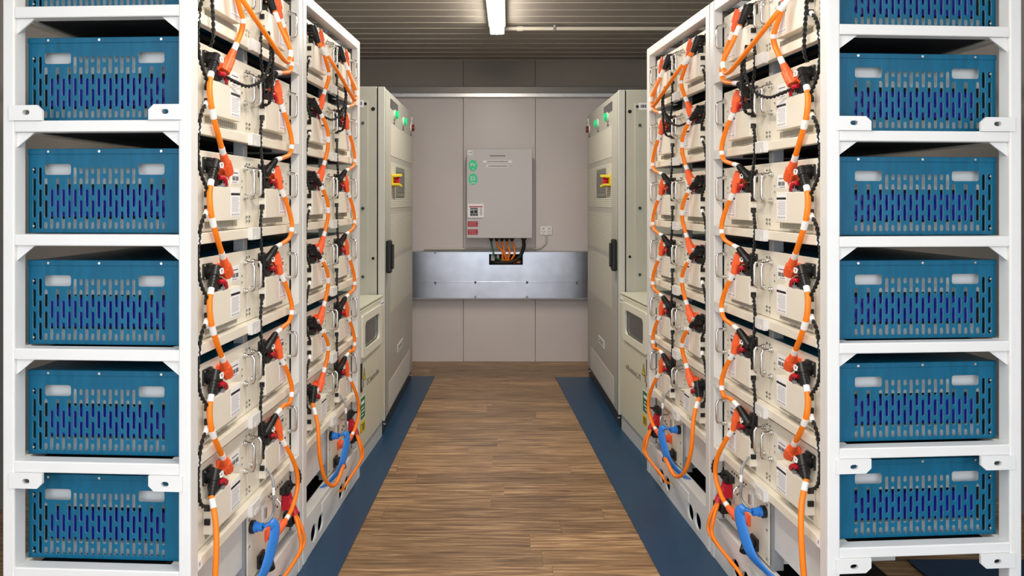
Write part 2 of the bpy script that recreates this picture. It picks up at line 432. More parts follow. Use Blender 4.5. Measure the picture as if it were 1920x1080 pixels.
def module(S, x, z, btype, otype, label, group, openside, ci):
    root = link('battery_module', None, mw=S @ T(x, .035, z)); root.empty_display_size = .05
    tag(root, label, 'battery module', group)
    def a(n, name=None, par=None, loc=None):
        o = link(name or n, MC[n], par or root)
        if loc: o.location = loc
        return o
    a('front_panel')
    if openside:
        c = a('open_case', 'case'); p = a('side_plate'); a('top_fold'); tag(a('fold_screws'), kind='stuff')
        a('inner_tray'); tag(a('cell_pack'), kind='stuff'); a('dark_backing')
        p['label'] = 'blue perforated side plate with two hand holes'
    else: a('case')
    cv = a('cover')
    lb = a('spec_label', par=cv); a('label_header', par=cv); tag(a('label_print', par=cv), kind='stuff')
    a('port', par=cv, loc=(0, 0, .106)); a('port', par=cv, loc=(0, 0, .067))
    bl = a('bar_label'); tag(a('barcode_print', par=bl), kind='stuff'); a('polarity_mark')
    b = a('black_socket'); tag(a('socket_screws', par=b), kind='stuff')
    p = a('black_plug_'+btype, 'black_plug'); a('plug_clip', par=p)
    a('orange_socket'); a('orange_plug_'+otype, 'orange_plug')
    d = a('disconnect_body', 'service_disconnect'); a('disconnect_lever', par=d); a('disconnect_bracket', par=d)
    if ci: a('handle', loc=(.028, 0, 0))
    a('handle', loc=(.388, 0, 0))
    tag(a('panel_screws'), kind='stuff'); tag(a('vent_slots'), kind='stuff'); a('model_text')
    return root

# ================================================================== RACKS
ZB = [1.917, 1.618, 1.320, 1.021, .726, .447]; ZTOP = 2.215
RL, RD = .934, .505; PWX = .046
XM = (.054, .472)
RC = {}
def rack_meshes():
    def p(n, mb, m): RC[n] = mb.mesh(n, m)
    p('post', MB().box(0, PWX, 0, .032, 0, ZTOP, 0, .004), M['white'])
    p('post_rear', MB().box(0, PWX, RD-.032, RD, 0, ZTOP, 0, .004), M['white'])
    p('crossbar', MB().box(.001, PWX-.004, .0305, RD-.0305, -.030, 0, 0, .003), M['white'])
    p('side_rail', MB().box(PWX-.001, RL-PWX+.001, .010, .034, -.030, -.0005, 0, .002), M['cream'])
    p('shelf_angle', MB().box(PWX, RL-PWX, .034, .070, -.004, -.0008), M['cream'])
    p('rear_rail', MB().box(PWX-.001, RL-PWX+.001, RD-.040, RD-.006, -.030, -.0005, 0, .002), M['cream'])
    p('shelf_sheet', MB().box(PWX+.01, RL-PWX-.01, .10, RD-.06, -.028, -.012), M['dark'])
    p('top_rail', MB().box(PWX-.001, RL-PWX+.001, .0005, .044, -.044, 0, 0, .003), M['white'])
    g = MB().plate([(.032, -.0305), (.080, -.0305), (.032, -.070)], [], .010, .015, 'yz')
    p('gusset', g, M['white'])
    g = MB().plate([(RD-.032, -.0305), (RD-.080, -.0305), (RD-.032, -.070)], [], .010, .015, 'yz')
    p('gusset_rear', g, M['white'])
    def slot(a, b): return [(b_, a_) for a_, b_ in stadium(a, b-.010, b+.010, .013, 5)]
    def lug(up):
        s = 1 if up else -1
        o = [(.020, 0), (.110, 0), (.110, s*.026), (.096, s*.040), (.020, s*.040)]
        z = 0 if up else -.030
        o = [(a, b+z) for a, b in o]; hh = slot(s*.021+z, .066)
        return o, hh
    for up in (True, False):
        o, hh = lug(up)
        p('lug_%d' % up, MB().plate(o, [hh], -.004, .004, 'yz'), M['white'])
        o2 = [(RD-a, b) for a, b in o]; h2 = [(RD-a, b) for a, b in hh]
        p('lug_rear_%d' % up, MB().plate(o2, [h2], -.004, .004, 'yz'), M['white'])
    p('mid_post', MB().box(.456, .486, .040, .075, .16, ZTOP-.04, 0, .002), M['midgrey'])
    c = MB().box(-.036, .036, -.003, .012, -.036, .003, 0, .002).box(-.014, .014, -.0045, .012, -.0355, -.022)
    p('rail_clip', c, M['white'])
    p('row_tag', MB().box(0, .026, .0085, .0099, -.028, -.003), M['label'])
    p('row_number', text_mb(MB(), '1', .0035, .011, -.019, .0082, height=.010), M['ink'])
    holes = [circ(.145, .066, .040, 20, .035), circ(.240, .066, .040, 20, .035), circ(.575, .066, .040, 20, .035), circ(.670, .066, .040, 20, .035)]
    p('base_panel', MB().plate(rrect(PWX-.001, RL-PWX+.001, .004, .165, .004), holes, .002, .010, 'xz'), M['white'])
    p('base_ledge', MB().box(PWX, RL-PWX, .010, .052, .150, .158), M['white'])
    p('base_door', MB().plate(rrect(.26, .56, .100, .140, .003), [], -.0005, .002, 'xz'), M['white'])
    p('base_hole_shade', MB().box(PWX, RL-PWX, .060, .064, .004, .15), M['dark'])  # dark sheet added so the base holes look shaded inside
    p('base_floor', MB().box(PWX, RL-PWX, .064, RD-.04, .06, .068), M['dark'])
    p('blank_panel', MB().box(PWX+.01, .455, .045, .050, .235, .412, 0, .002), M['white'])
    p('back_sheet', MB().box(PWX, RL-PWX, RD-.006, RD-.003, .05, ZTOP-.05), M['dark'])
    p('yellow_sticker', MB().box(.46, .545, .0010, .0019, .092, .140), M['yellow'])
    h = MB().box(.466, .539, .0006, .00095, .122, .134)
    for i in range(4): h.box(.466, .53, .0006, .00095, .098+i*.005, .1002+i*.005)
    p('sticker_print', h, M['ink'])
rack_meshes()
def rack(side, x0, near, label):
    S = SIDES[side]
    root = link('battery_rack', None, mw=S @ T(x0, 0, 0)); tag(root, label, 'rack', 'white steel battery racks')
    def a(n, name, loc=(0, 0, 0), par=None):
        o = link(name, RC[n], par or root); o.location = loc; return o
    for x in (0, RL-PWX): a('post', 'post', (x, 0, 0)); a('post_rear', 'post', (x, 0, 0))
    for i, z in enumerate([ZTOP]+ZB+[.162]):
        for x in (0, RL-PWX):
            cb = a('crossbar', 'crossbar', (x, 0, z))
        if i == 0:
            a('top_rail', 'top_rail', (0, 0, z)); a('rear_rail', 'rear_rail', (0, 0, z)); 
        elif i < 7:
            a('side_rail', 'side_rail', (0, 0, z)); a('rear_rail', 'rear_rail', (0, 0, z)); a('shelf_angle', 'shelf_angle', (0, 0, z))
            a('rail_clip', 'rail_clip', (.452, 0, z)); a('rail_clip', 'rail_clip', (RL-PWX-.036, 0, z))
            a('shelf_sheet', 'shelf_sheet', (0, 0, z))
            for tx in (.060, .500):
                rt = a('row_tag', 'row_tag', (tx, 0, z)); a('row_number', 'row_number', par=rt)
        if near and i < 5:
            a('gusset', 'gusset', (0, 0, z)); a('gusset_rear', 'gusset', (0, 0, z))
        if near and i in (2, 5, 6):
            u = 1 if i == 2 else 0
            a('lug_%d' % u, 'lifting_lug', (0, 0, z)); a('lug_rear_%d' % u, 'lifting_lug', (0, 0, z))
    a('mid_post', 'mid_post')
    for n in ('base_panel', 'base_ledge', 'base_door', 'base_hole_shade', 'base_floor', 'blank_panel'): a(n, n)
    y_ = a('yellow_sticker', 'warning_sticker'); tag(a('sticker_print', 'sticker_print', par=y_), kind='stuff')
    return root
# ---------------------------------------------------------------- cables
def bez(p0, d0, d1, p3, n=26):
    p1 = p0+d0; p2 = p3+d1; r = []
    for i in range(n+1):
        t = i/n; u = 1-t
        r.append(p0*u**3+p1*3*u*u*t+p2*3*u*t*t+p3*t**3)
    return r
def catmull(P, n=10):
    P = [Vector(p) for p in P]; Q = [P[0]*2-P[1]]+P+[P[-1]*2-P[-2]]; r = []
    for i in range(1, len(Q)-2):
        for k in range(n):
            t = k/n; a, b, c, d = Q[i-1:i+3]
            r.append(.5*((2*b)+(c-a)*t+(2*a-5*b+4*c-d)*t*t+(3*b-a-3*c+d)*t**3))
    r.append(P[-1]); return r
GEO = {}
def power_cable(S, base, pts, label, group, marks=(.05, .52, .95), key=None, r=.0078, m='orange', name='power_cable'):
    o0 = Vector(pts[0])
    if key is None or key not in GEO:
        loc = [Vector(p)-o0 for p in pts]
        me = MB().tube(loc, r, 10).mesh(name, M[m])
        L = len(loc)-1; sm = []
        for t in marks:
            c = t*L; hw = .045*L if L < 40 else .03*L
            i0 = max(0, int(round(c-hw))); i1 = min(L, int(round(c+hw)))
            if i1-i0 < 2: i1 = min(L, i0+2)
            sm.append(MB().tube(loc[i0:i1+1], r*1.13, 10).mesh('cable_sleeve', M['marker']))
        g = (me, sm)
        if key: GEO[key] = g
    else: g = GEO[key]
    ob = link(name, g[0], mw=S @ T(*base) @ T(*o0)); tag(ob, label, 'cable', group)
    for s in g[1]: link('cable_sleeve', s, ob)
    return ob
def twisted(loc, r=.0030, tw=.0032, turns=26):
    mb = MB(); n = len(loc)
    # resample
    L = [0]
    for i in range(1, n): L.append(L[-1]+(loc[i]-loc[i-1]).length)
    N = max(24, int(L[-1]/.006)); res = []
    j = 0
    for i in range(N+1):
        s = L[-1]*i/N
        while j < n-2 and L[j+1] < s: j += 1
        f = (s-L[j])/max(1e-9, L[j+1]-L[j]); res.append(loc[j].lerp(loc[j+1], f))
    for ph in (0, math.pi):
        q = []
        for i, p in enumerate(res):
            t = (res[min(i+1, N)]-res[max(i-1, 0)]).normalized(); a = t.cross(Vector((0, 1, .2))).normalized(); c = t.cross(a)
            th = ph+i*.006/.032*2*math.pi
            q.append(p+a*math.cos(th)*tw+c*math.sin(th)*tw)
        mb.tube(q, r, 6)
    return mb
def signal_cable(S, base, pts, label, group, key=None, m='rubber', sleeve=None):
    o0 = Vector(pts[0])
    if key is None or key not in GEO:
        loc = [Vector(p)-o0 for p in pts]
        me = twisted(loc).mesh('signal_cable', M[m]); sm = []
        if sleeve is not None:
            L = len(loc)-1; i0 = int(sleeve*L); i1 = max(i0+2, int((sleeve+.1)*L))
            sm.append(MB().tube(loc[i0:i1+1], .0068, 8).mesh('cable_sleeve', M['marker']))
        g = (me, sm)
        if key: GEO[key] = g
    else: g = GEO[key]
    ob = link('signal_cable', g[0], mw=S @ T(*base) @ T(*o0)); tag(ob, label, 'cable', group)
    for s in g[1]: link('cable_sleeve', s, ob)
    return ob

# ---------------------------------------------------------------- control box at the foot of the farther column
CC = {}
def control_meshes():
    def p(n, mb, m): CC[n] = mb.mesh(n, m)
    p('front_panel', MB().box(.001, W_-.001, 0, .004, 0, .225, 0, .0012), M['cream'])
    p('case', MB().box(.004, W_-.004, .0045, .40, .002, .223, 0, .003), mat('box_white', '#d9d8d4', .45))
    h = MB().cyl((.030, 0, .175), (.030, -.012, .175), .021, 16)
    p('round_socket', h, M['black'])
    p('blue_ring', MB().cyl((.030, -.012, .175), (.030, -.022, .175), .017, 16).cyl((.030, -.022, .175), (.030, -.040, .175), .0135, 16), M['bluetape'])
    h = MB(); r = .010; z0, z1, yo = .125, .195, -.036
    h.tube([(.205, 0, z0), (.205, yo+r, z0), (.205, yo, z0+r), (.205, yo, z1-r), (.205, yo+r, z1), (.205, 0, z1)], .0048, 8)
    p('handle', h, M['chrome'])
    p('switch_plate', MB().box(.125, .165, -.003, 0, .140, .205, 0, .001).box(.139, .151, -.010, -.003, .155, .190, 1, .001), [M['label'], M['steel']])
    p('terminal_block', MB().box(.300, .385, -.020, 0, .170, .195, 0, .003).box(.310, .330, -.032, -.018, .172, .193, 0, .002).box(.345, .368, -.030, -.018, .172, .193, 0, .002), M['black'])
    p('red_plug', MB().box(.322, .356, -.030, 0, .105, .160, 0, .004).cyl((.339, -.020, .150), (.330, -.050, .090), .0140, 10), M['red'])
    p('black_socket', MB().box(.335, .395, -.036, 0, .040, .088, 0, .004).box(.345, .385, -.05, -.034, .048, .080, 0, .004), M['black'])
    p('lower_socket', MB().box(.080, .135, -.010, 0, .010, .055, 0, .003).cyl((.108, -.008, .034), (.108, -.036, .034), .019, 12).cyl((.108, -.030, .034), (.080, -.048, .014), .015, 12), M['black'])
    p('orange_plug', MB().box(.150, .190, -.010, 0, .070, .110, 0, .003).cyl((.170, -.008, .09), (.170, -.030, .09), .018, 12).cyl((.165, -.028, .085), (.215, -.05, .115), .017, 12, r1=.012), M['plug'])
    p('white_socket', MB().box(.215, .300, -.016, 0, .035, .078, 0, .003).box(.225, .250, -.0165, -.0155, .045, .068, 1).box(.262, .287, -.0165, -.0155, .045, .068, 1), [M['label'], M['ink']])
    p('grey_strap', MB().box(.225, .345, -.040, -.034, .088, .104, 0, .001), M['midgrey'])
    h = MB()
    for i in range(7): h.box(.19+i*.022, .20+i*.022, -.0008, 0, .204, .211)
    for i in range(5): h.cyl((.235+i*.02, 0, .14+.012*(i % 2)), (.235+i*.02, -.003, .14+.012*(i % 2)), .004, 8)
    p('panel_print', h, M['ink'])
    h = MB()
    for x in (.010, .405):
        for z in (.022, .120, .205): h.cyl((x, 0, z), (x, -.004, z), .0045, 8)
    p('panel_screws', h, M['steel'])
control_meshes()
def control_box(side, x0, label):
    root = link('control_box', None, mw=SIDES[side] @ T(x0+XM[1], .035, .170)); tag(root, label, 'control box', 'rack control boxes')
    for n in CC:
        par = root
        o = link(n, CC[n], root)
        if n in ('panel_print', 'panel_screws'): o['kind'] = 'stuff'
    return root

def vadd(p, x, y, z): return Vector((p[0]+x, p[1]+y, p[2]+z))
for side in ('left', 'right'):
    S = SIDES[side]
    for ri, x0 in enumerate((0.0, .941)):
        rn = 'front' if ri == 0 else 'rear'
        where = f'{rn} {side} rack'
        rack(side, x0, ri == 0, ('white steel battery rack nearest the camera on the %s' if ri == 0 else 'second white steel battery rack on the %s, beside the junction box') % side)
        for ci in (0, 1):
            cn = 'nearer' if ci == 0 else 'farther'
            base_t = 'F' if ci == 1 else ('N' if ri == 0 else 'G')
            for k, z in enumerate(ZB):
                bt = base_t; ot = base_t
                if k == 0: bt = 'T'
                if ri == 1 and ci == 0 and k == 5: bt = 'N'
                if k == 0 and ci == 0: ot = 'F'
                if ci == 0 and ri == 0 and k == 1: ot = 'G'
                module(S, x0+XM[ci], z, bt, ot, f'cream battery module, {ROWN[k]}, {cn} column of the {where}', f'battery modules in the {where}', ri == 0 and ci == 0, ci)
            # chains between rows
            for k in range(5):
                B0 = (x0+XM[ci], .035, ZB[k]); dz = ZB[k+1]-ZB[k]
                lab = f'orange cable between {ROWN[k]} and {ROWN[k+1]} modules, {cn} column, {where}'.replace(' row and', ' and').replace('top and', 'top and')
                bt = 'N' if (ri == 0 and ci == 0) else ('F' if ci == 1 else 'G')
                if ci == 1 or k == 0:
                    a = orange_end('F'); da = DIRO['F']
                    if ci == 1: b = black_end('F'); db = DIRB['F']
                    else: b = orange_end('G'); db = DIRO['G']
                    b = vadd(b, 0, 0, dz)
                    pts = catmull([a, (.258, -.042, .078), (.293, -.046, .022), (.298, -.047, -.015), (.275, -.046, -.045), (.225, -.043, -.058+(dz+.298)), b], 6) if ci == 1 else bez(a, da*.12, db*.13, b)
                else:
                    a = black_end(bt); da = DIRB[bt]; b = vadd(orange_end(bt), 0, 0, dz); db = DIRO[bt]
                    pts = bez(a, da*.095, db*.105, b) if bt == 'N' else bez(a, da*.09, db*.105, b)
                power_cable(S, B0, pts, lab, f'orange power cables of the {where}', key=f'{bt}{ci}{k == 0}{round(dz, 3)}')
                # signal cable, lower port of this row to upper port of the next
                pa = Vector((.088, -.014, .067)); pb = Vector((.088, -.014, .106+dz))
                if ci == 0: mid = [vadd(pa, -.03, -.012, -.012), (.022, -.028, .02), (.016, -.022, -.06), (.022, -.026, -.13), vadd(pb, -.028, -.012, .016)]
                else: mid = [vadd(pa, -.025, -.01, -.012), (.030, -.032, .005), (.026, -.036, -.06), (.050, -.034, -.12), vadd(pb, -.022, -.014, .035)]
                signal_cable(S, B0, catmull([pa]+mid+[pb], 7), f'black twisted cable from {ROWN[k]} to {ROWN[k+1]}, {cn} column, {where}', f'black signal cables of the {where}', key=f's{ci}{round(dz, 3)}', sleeve=.12 if ci == 0 else None)
        # bridge between the two top black plugs
        a = black_end('T'); b = vadd(black_end('T'), XM[1]-XM[0], 0, 0)
        B0 = (x0+XM[0], .035, ZB[0])
        pts = catmull([a, vadd(a, .05, -.04, -.07), vadd(a, .16, -.055, -.125), vadd(a, .27, -.06, -.165), vadd(a, .35, -.06, -.185), vadd(a, .405, -.055, -.175), vadd(a, .432, -.05, -.13), vadd(b, .012, -.02, -.06), b], 9)
        power_cable(S, B0, pts, f'orange bridge cable looping between the two top modules of the {where}', f'orange power cables of the {where}', marks=(.06, .70, .95), key='bridge')
        # black loops at the top of the rack
        j = Vector((.40, -.075, .03))
        signal_cable(S, B0, catmull([j, (.395, -.085, -.05), (.36, -.075, -.125), (.28, -.06, -.163), (.22, -.04, -.158), (.175, -.03, -.15)], 8), f'black cable drooping to the nearer second-row disconnect of the {where}', f'black signal cables of the {where}', key='loop1')
        signal_cable(S, B0, catmull([j, (.425, -.08, -.03), (.455, -.07, -.08), (.465, -.065, -.13), (.48, -.05, -.185), (.504, -.014, -.193)], 8), f'black cable dropping into the farther second-row upper port of the {where}', f'black signal cables of the {where}', key='loop2')
        if ri == 0:
            signal_cable(S, B0, catmull([(.012, -.02, .40), (.012, -.02, .2), (.006, -.022, 0), (.004, -.02, -.10), (0, -.018, -.17)], 10), f'black cable hanging beside the near post of the {where}', f'black signal cables of the {where}', key='side1', sleeve=.86)
            signal_cable(S, B0, catmull([(.055, -.03, .40), (.062, -.035, .15), (.07, -.04, 0), (.072, -.04, -.06), (.075, -.03, -.085)], 10), f'black cable hanging in front of the top module nearest in the {where}', f'black signal cables of the {where}', key='side2')
        # lower runs
        B5 = (x0+XM[0], .035, ZB[5]); a = black_end('N')
        if ri == 0:
            pts = catmull([a, vadd(a, -.028, -.025, -.07), vadd(a, -.040, -.03, -.17), vadd(a, -.040, -.02, -.30), vadd(a, -.02, .01, -.42)], 9); mk = (.07,)
        else:
            e = Vector((XM[1]-XM[0]+.082, -.047, .170-ZB[5]+.015))
            pts = catmull([a, vadd(a, -.03, -.03, -.08), vadd(a, -.035, -.04, -.20), vadd(a, .01, -.05, -.31), vadd(a, .11, -.06, -.37), vadd(a, .25, -.06, -.345), e], 9); mk = (.07, .96)
        power_cable(S, B5, pts, f'orange cable dropping from the bottom nearer module of the {where}', f'orange power cables of the {where}', marks=mk)
        B5 = (x0+XM[1], .035, ZB[5]); a = orange_end('F'); e = Vector((.216, -.051, .170-ZB[5]+.116))
        pts = catmull([a, vadd(a, .045, -.02, -.075), vadd(a, .085, -.03, -.15), vadd(a, .090, -.03, -.215), vadd(e, .045, -.008, .024), e], 9)
        power_cable(S, B5, pts, f'orange cable bulging from bottom farther module to control box, {where}', f'orange power cables of the {where}', marks=(.05, .95))
        control_box(side, x0, f'white control box with red plug and chrome handle, foot of the {where}')
        # blue strap
        q = Vector((x0+XM[1]+.030, -.003, .345))
        pp = catmull([q, vadd(q, .016, -.020, .004), vadd(q, .022, -.034, -.012), vadd(q, -.005, -.034, -.06), vadd(q, -.055, -.022, -.125), vadd(q, -.095, .02, -.175), vadd(q, -.115, .07, -.21)], 9)
        o0 = pp[0]; me = MB().tube([p-o0 for p in pp], .01, 12, flat=((1, -.35, 0), .024, .006)).mesh('blue_strap', M['bluetape'])
        tag(link('blue_strap', me, mw=S @ T(*o0)), f'bright blue flat hose hooked on the control box of the {where}', 'hose', 'blue hoses')
        # pair of thin orange cables into the base holes
        q = Vector((x0+XM[1]+.333, -.012, .262))
        for n_, dx in enumerate((-.012, .012)):
            hx = x0+(.575 if n_ == 0 else .670)
            pp = catmull([vadd(q, dx*.3, 0, 0), vadd(q, dx*1.4-.01, -.025, -.06), vadd(q, dx*2-.02, -.03, -.12), (hx+.03, -.018, .10), (hx+.008, .004, .068), (hx, .05, .06)], 8)
            power_cable(S, (0, 0, 0), pp, f'thin orange cable from red plug into {"nearer" if n_ == 0 else "farther"} base hole, {where}', f'orange power cables of the {where}', marks=(), r=.0062)
        # coiled cables in the base well
        for n_ in range(2):
            cx_, cz_ = x0+.20+n_*.03, .10+n_*.022
            pp = [Vector((cx_+.12*math.cos(t*.3), .20+.07*math.sin(t*.3), cz_+t*.001)) for t in range(0, 44)]
            power_cable(S, (0, 0, 0), pp, f'{"lower" if n_ == 0 else "upper"} orange cable coil lying in the base well of the {where}', f'orange power cables of the {where}', marks=())
        # black cable between control box and post
        q = Vector((x0+XM[1]+.355, .01, .355))
        signal_cable(S, (0, 0, 0), catmull([q, vadd(q, .01, -.03, .012), vadd(q, .025, -.02, .05), vadd(q, .02, .01, .075)], 8), f'short black cable above the control box terminals of the {where}', f'black signal cables of the {where}', key='short')
        q = Vector((x0+XM[1]+.09, .005, ZB[5]+.067))
        power_cable(S, (0, 0, 0), catmull([q, vadd(q, -.025, -.03, -.03), vadd(q, -.03, -.035, -.09), vadd(q, -.02, -.03, -.14), vadd(q, -.045, -.015, -.165)], 8), f'grey cable dropping from bottom farther module to blue hose, {where}', f'black signal cables of the {where}', marks=(.38,), r=.0045, m='midgrey', name='signal_cable')

# ================================================================== POWER CABINETS
def cabinet(side, P0, P1, ys=1):
    S = frame(P0, P1, side == 'right', ys)
    L = 1.385; Hc = 2.09; D = .85
    root = link('power_cabinet', None, mw=S)
    tag(root, f'tall grey-green power cabinet with green buttons, {side} of the aisle', 'cabinet', 'power cabinets')
    def p(name, mb, m, par=None, label=None):
        o = link(name, mb.mesh(name, m), par or root)
        if label: o['label'] = label
        return o
    p('body', MB().box(0, L, .0475, D, .085, Hc, 0, .004), M['cab'])
    p('door_gap_shade', MB().box(.003, L-.003, .0405, .0474, .09, Hc-.006), M['dark'])  # dark strip stands in for the shade in the gap behind the door
    pl = p('plinth', MB().box(.004, L-.004, .012, D-.02, 0, .0845, 0, .003), M['plinth'])
    for x in (.06, L-.06): p('bolt', MB().cyl((x, .012, .05), (x, .004, .05), .010, 10), M['steel'], pl)
    # near end: removable side panel, frame, locks, barcode
    sp = p('side_panel', MB().box(-.006, -.0002, .100, D-.05, .12, Hc-.085, 0, .002), M['cab'])
    for z in (1.87, 1.36, .95, .4): p('lock', MB().cyl((-.006, .130, z), (-.009, .130, z), .011, 12).cyl((-.009, .130, z), (-.0095, .130, z), .005, 8, 1), [M['steel'], M['dark']], sp)
    p('knockout', MB().cyl((-.0002, .070, 1.955), (-.0012, .070, 1.955), .012, 12), M['dark'])
    p('knockout', MB().cyl((-.0062, .115, 1.985), (-.0072, .115, 1.985), .009, 10), M['dark'])
    p('knockout', MB().cyl((-.0002, .070, 1.06), (-.0012, .070, 1.06), .009, 12), M['dark'])
    bl = p('bar_label', MB().box(-.0075, -.0062, .125, .180, 1.965, 2.008), M['label'])
    h = MB(); yy = .136
    for ww in (.004, .002, .005, .003, .002, .005): h.box(-.0082, -.0076, yy, yy+ww, 1.977, 1.997); yy += ww+.0025
    tag(p('barcode_print', h, M['ink'], bl), kind='stuff')
    # aisle door
    door = p('door', MB().box(.012, L-.006, .002, .040, .090, Hc-.004, 0, .003), M['cabdoor'])
    p('door_edge', MB().box(-.004, .011, .0, .040, .088, Hc-.002, 0, .002), M['cablight'])
    p('door_seal', MB().box(.0112, .0118, .0045, .039, .09, Hc-.006), M['greenseal'])
    p('door_seal', MB().box(.016, .030, .0008, .0022, .10, Hc-.02), M['greenseal'])
    for z0, z1 in ((1.69, 1.89), (1.36, 1.655), (1.06, 1.325), (.70, 1.025)):
        p('perforated_panel', MB().box(.24, L-.06, .0005, .0019, z0, z1), M['perf'], door)
    p('perforated_vent', MB().box(.17, 1.20, .0005, .0019, .105, .275), M['perf2'], door)
    p('display', MB().box(.235, .56, -.001, .0019, 1.99, 2.05, 0, .002), M['glass'], door)
    wn = p('screen', MB().box(.47, .86, -.006, .0004, 1.43, 1.63, 0, .004).box(.50, .83, -.008, -.0055, 1.46, 1.60, 1, .002), [mat('bezel_grey', '#77776f', .4), mat('screen_grey', '#5f605a', .35)], door)
    for x, n_ in ((.40, 'greenled'), (.83, 'greenled'), (1.27, 'redled')):
        b = p('button', MB().cyl((x, .0018, 1.965), (x, -.008, 1.965), .034, 16).cyl((x, -.008, 1.965), (x, -.026, 1.965), .026, 16, 1), [M['cablight'], M[n_]], door)
        p('button_text', MB().box(x-.03, x+.03, .0010, .0019, 1.905, 1.915), M['ink'], door)
    p('nameplate', MB().box(1.31, 1.372, -.0005, .0018, 2.0, 2.055).box(1.32, 1.365, -.0012, -.0004, 2.02, 2.03, 1), [M['label'], M['inkgrey']], door)
    es = p('emergency_stop', MB().box(.27, .40, -.008, .0004, 1.50, 1.575, 0, .004).plate([(.27, 1.570), (.42, 1.580), (.42, 1.566), (.27, 1.558)], [], -.048, -.008, 'xz').plate([(.27, 1.505), (.42, 1.495), (.42, 1.509), (.27, 1.517)], [], -.048, -.008, 'xz'), M['yellow'], door)
    p('stop_knob', MB().cyl((.345, -.008, 1.5375), (.345, -.024, 1.5375), .016, 14).cyl((.345, -.024, 1.5375), (.345, -.042, 1.5375), .024, 16), M['red'], door)
    p('door_handle', MB().box(.055, .115, -.030, .0018, .965, 1.165, 0, .010).box(.065, .105, -.042, -.028, .99, 1.14, 0, .005), M['black'], door)
    pt = p('rating_plate', MB().box(.545, .80, -.0006, .0018, .385, .435), M['label'], door)
    tag(p('plate_print', MB().box(.56, .785, -.001, -.0007, .395, .400).box(.56, .785, -.001, -.0007, .42, .425).box(.56, .565, -.001, -.0007, .395, .425).box(.78, .785, -.001, -.0007, .395, .425).box(.59, .75, -.001, -.0007, .406, .413), M['ink'], pt), kind='stuff')
cabinet('left', (-.650, 4.47), (-.632, 5.857))
cabinet('right', (.771, 4.60), (.753, 5.987))

# ================================================================== DC JUNCTION BOXES
def junction(side, P0, P1):
    S = frame(P0, P1, side == 'right'); L = (Vector(P1)-Vector(P0)).length; Hj = .845; D = .60
    root = link('junction_box', None, mw=S)
    tag(root, f'cream DC junction box with smoked window, {side} of the aisle', 'junction box', 'DC junction boxes')
    def p(name, mb, m, par=None, label=None):
        o = link(name, mb.mesh(name, m), par or root)
        if label: o['label'] = label
        return o
    p('body', MB().box(0, L, .020, D, .10, Hj-.012, 0, .003), M['jbox'])
    p('lid', MB().box(-.004, L+.002, .006, D, Hj-.0118, Hj, 0, .004), M['jbox'])
    p('plinth', MB().box(.002, L-.002, .010, D-.02, 0, .098, 0, .003), mat('plinth_grey', '#c7c9c6', .45))
    # door with window opening
    k = L/.62
    wo = rrect(.115*k, .475*k, .615, .765, .035)
    dr = p('door', MB().plate([(.004, .106), (L-.004, .106), (L-.004, Hj-.018), (.004, Hj-.018)], [wo], 0, .0195, 'xz'), M['jbox'])
    p('window_frame', MB().plate(rrect(.07*k, .52*k, .578, .802, .012), [rrect(.118*k, .472*k, .618, .762, .034)], -.010, -.0005, 'xz'), mat('window_cream', '#e2e1d2', .4), dr)
    p('window_pane', MB().plate(rrect(.116*k, .474*k, .616, .764, .034), [], .004, .008, 'xz'), M['glass'], dr)
    p('door_lock', MB().box(.052*k, .078*k, -.006, -.0003, .405, .555, 0, .003).box(.056*k, .074*k, -.014, -.005, .43, .47, 1, .002), [M['black'], M['steel']], dr)
    tri = p('warning_sign', MB().plate([(.105*k, .452), (.165*k, .452), (.135*k, .520)], [], -.0012, -.0003, 'xz', 0).plate([(.115*k, .458), (.155*k, .458), (.135*k, .505)], [], -.0018, -.0011, 'xz', 1).plate([(.132*k, .496), (.141*k, .482), (.136*k, .481), (.139*k, .463), (.130*k, .479), (.135*k, .480)], [], -.0024, -.0017, 'xz', 0), [M['ink'], M['yellow']], dr)
    p('lettering', text_mb(MB(), 'DC Junction Box', .29*k, .195*k, .400, -.0008, height=.042), M['ink'], dr, 'black DC Junction Box lettering')
    g = p('green_sign', MB().box(.05*k, .150*k, -.0012, -.0003, .255, .375), M['label'], dr)
    h = MB().box(.054*k, .146*k, -.0018, -.0011, .259, .371)
    p('green_field', h, M['sign_green'], dr)
    h = MB().box(.066*k, .128*k, -.0022, -.0017, .335, .352)
    for i, ww in enumerate((.05, .06, .04)): h.box(.07*k, (.07+ww)*k, -.0022, -.0017, .312-i*.018, .318-i*.018)
    tag(p('sign_print', h, M['label'], dr), kind='stuff')
    p('yellow_sign', MB().box(.046*k, .152*k, -.0012, -.0003, .185, .245), M['yellow'], dr)
    h = MB().box(.05*k, .075*k, -.0018, -.0011, .195, .235).box(.053*k, .072*k, -.0022, -.0017, .199, .231, 1)
    for i in range(5): h.box(.085*k, .14*k, -.0018, -.0011, .195+i*.008, .199+i*.008)
    tag(p('yellow_print', h, [M['ink'], M['yellow']], dr), kind='stuff')
    p('nameplate', MB().box(L-.085, L-.012, -.0012, -.0003, .785, .820).box(L-.078, L-.02, -.0018, -.0011, .797, .806, 1), [M['label'], M['inkgrey']], dr)
junction('left', (-.697, 3.84), (-.653, 4.455))
junction('right', (.833, 3.93), (.776, 4.585))

# ================================================================== BACK WALL FITTINGS
def T0(x, y, z): return Matrix.Translation((x, y, z))
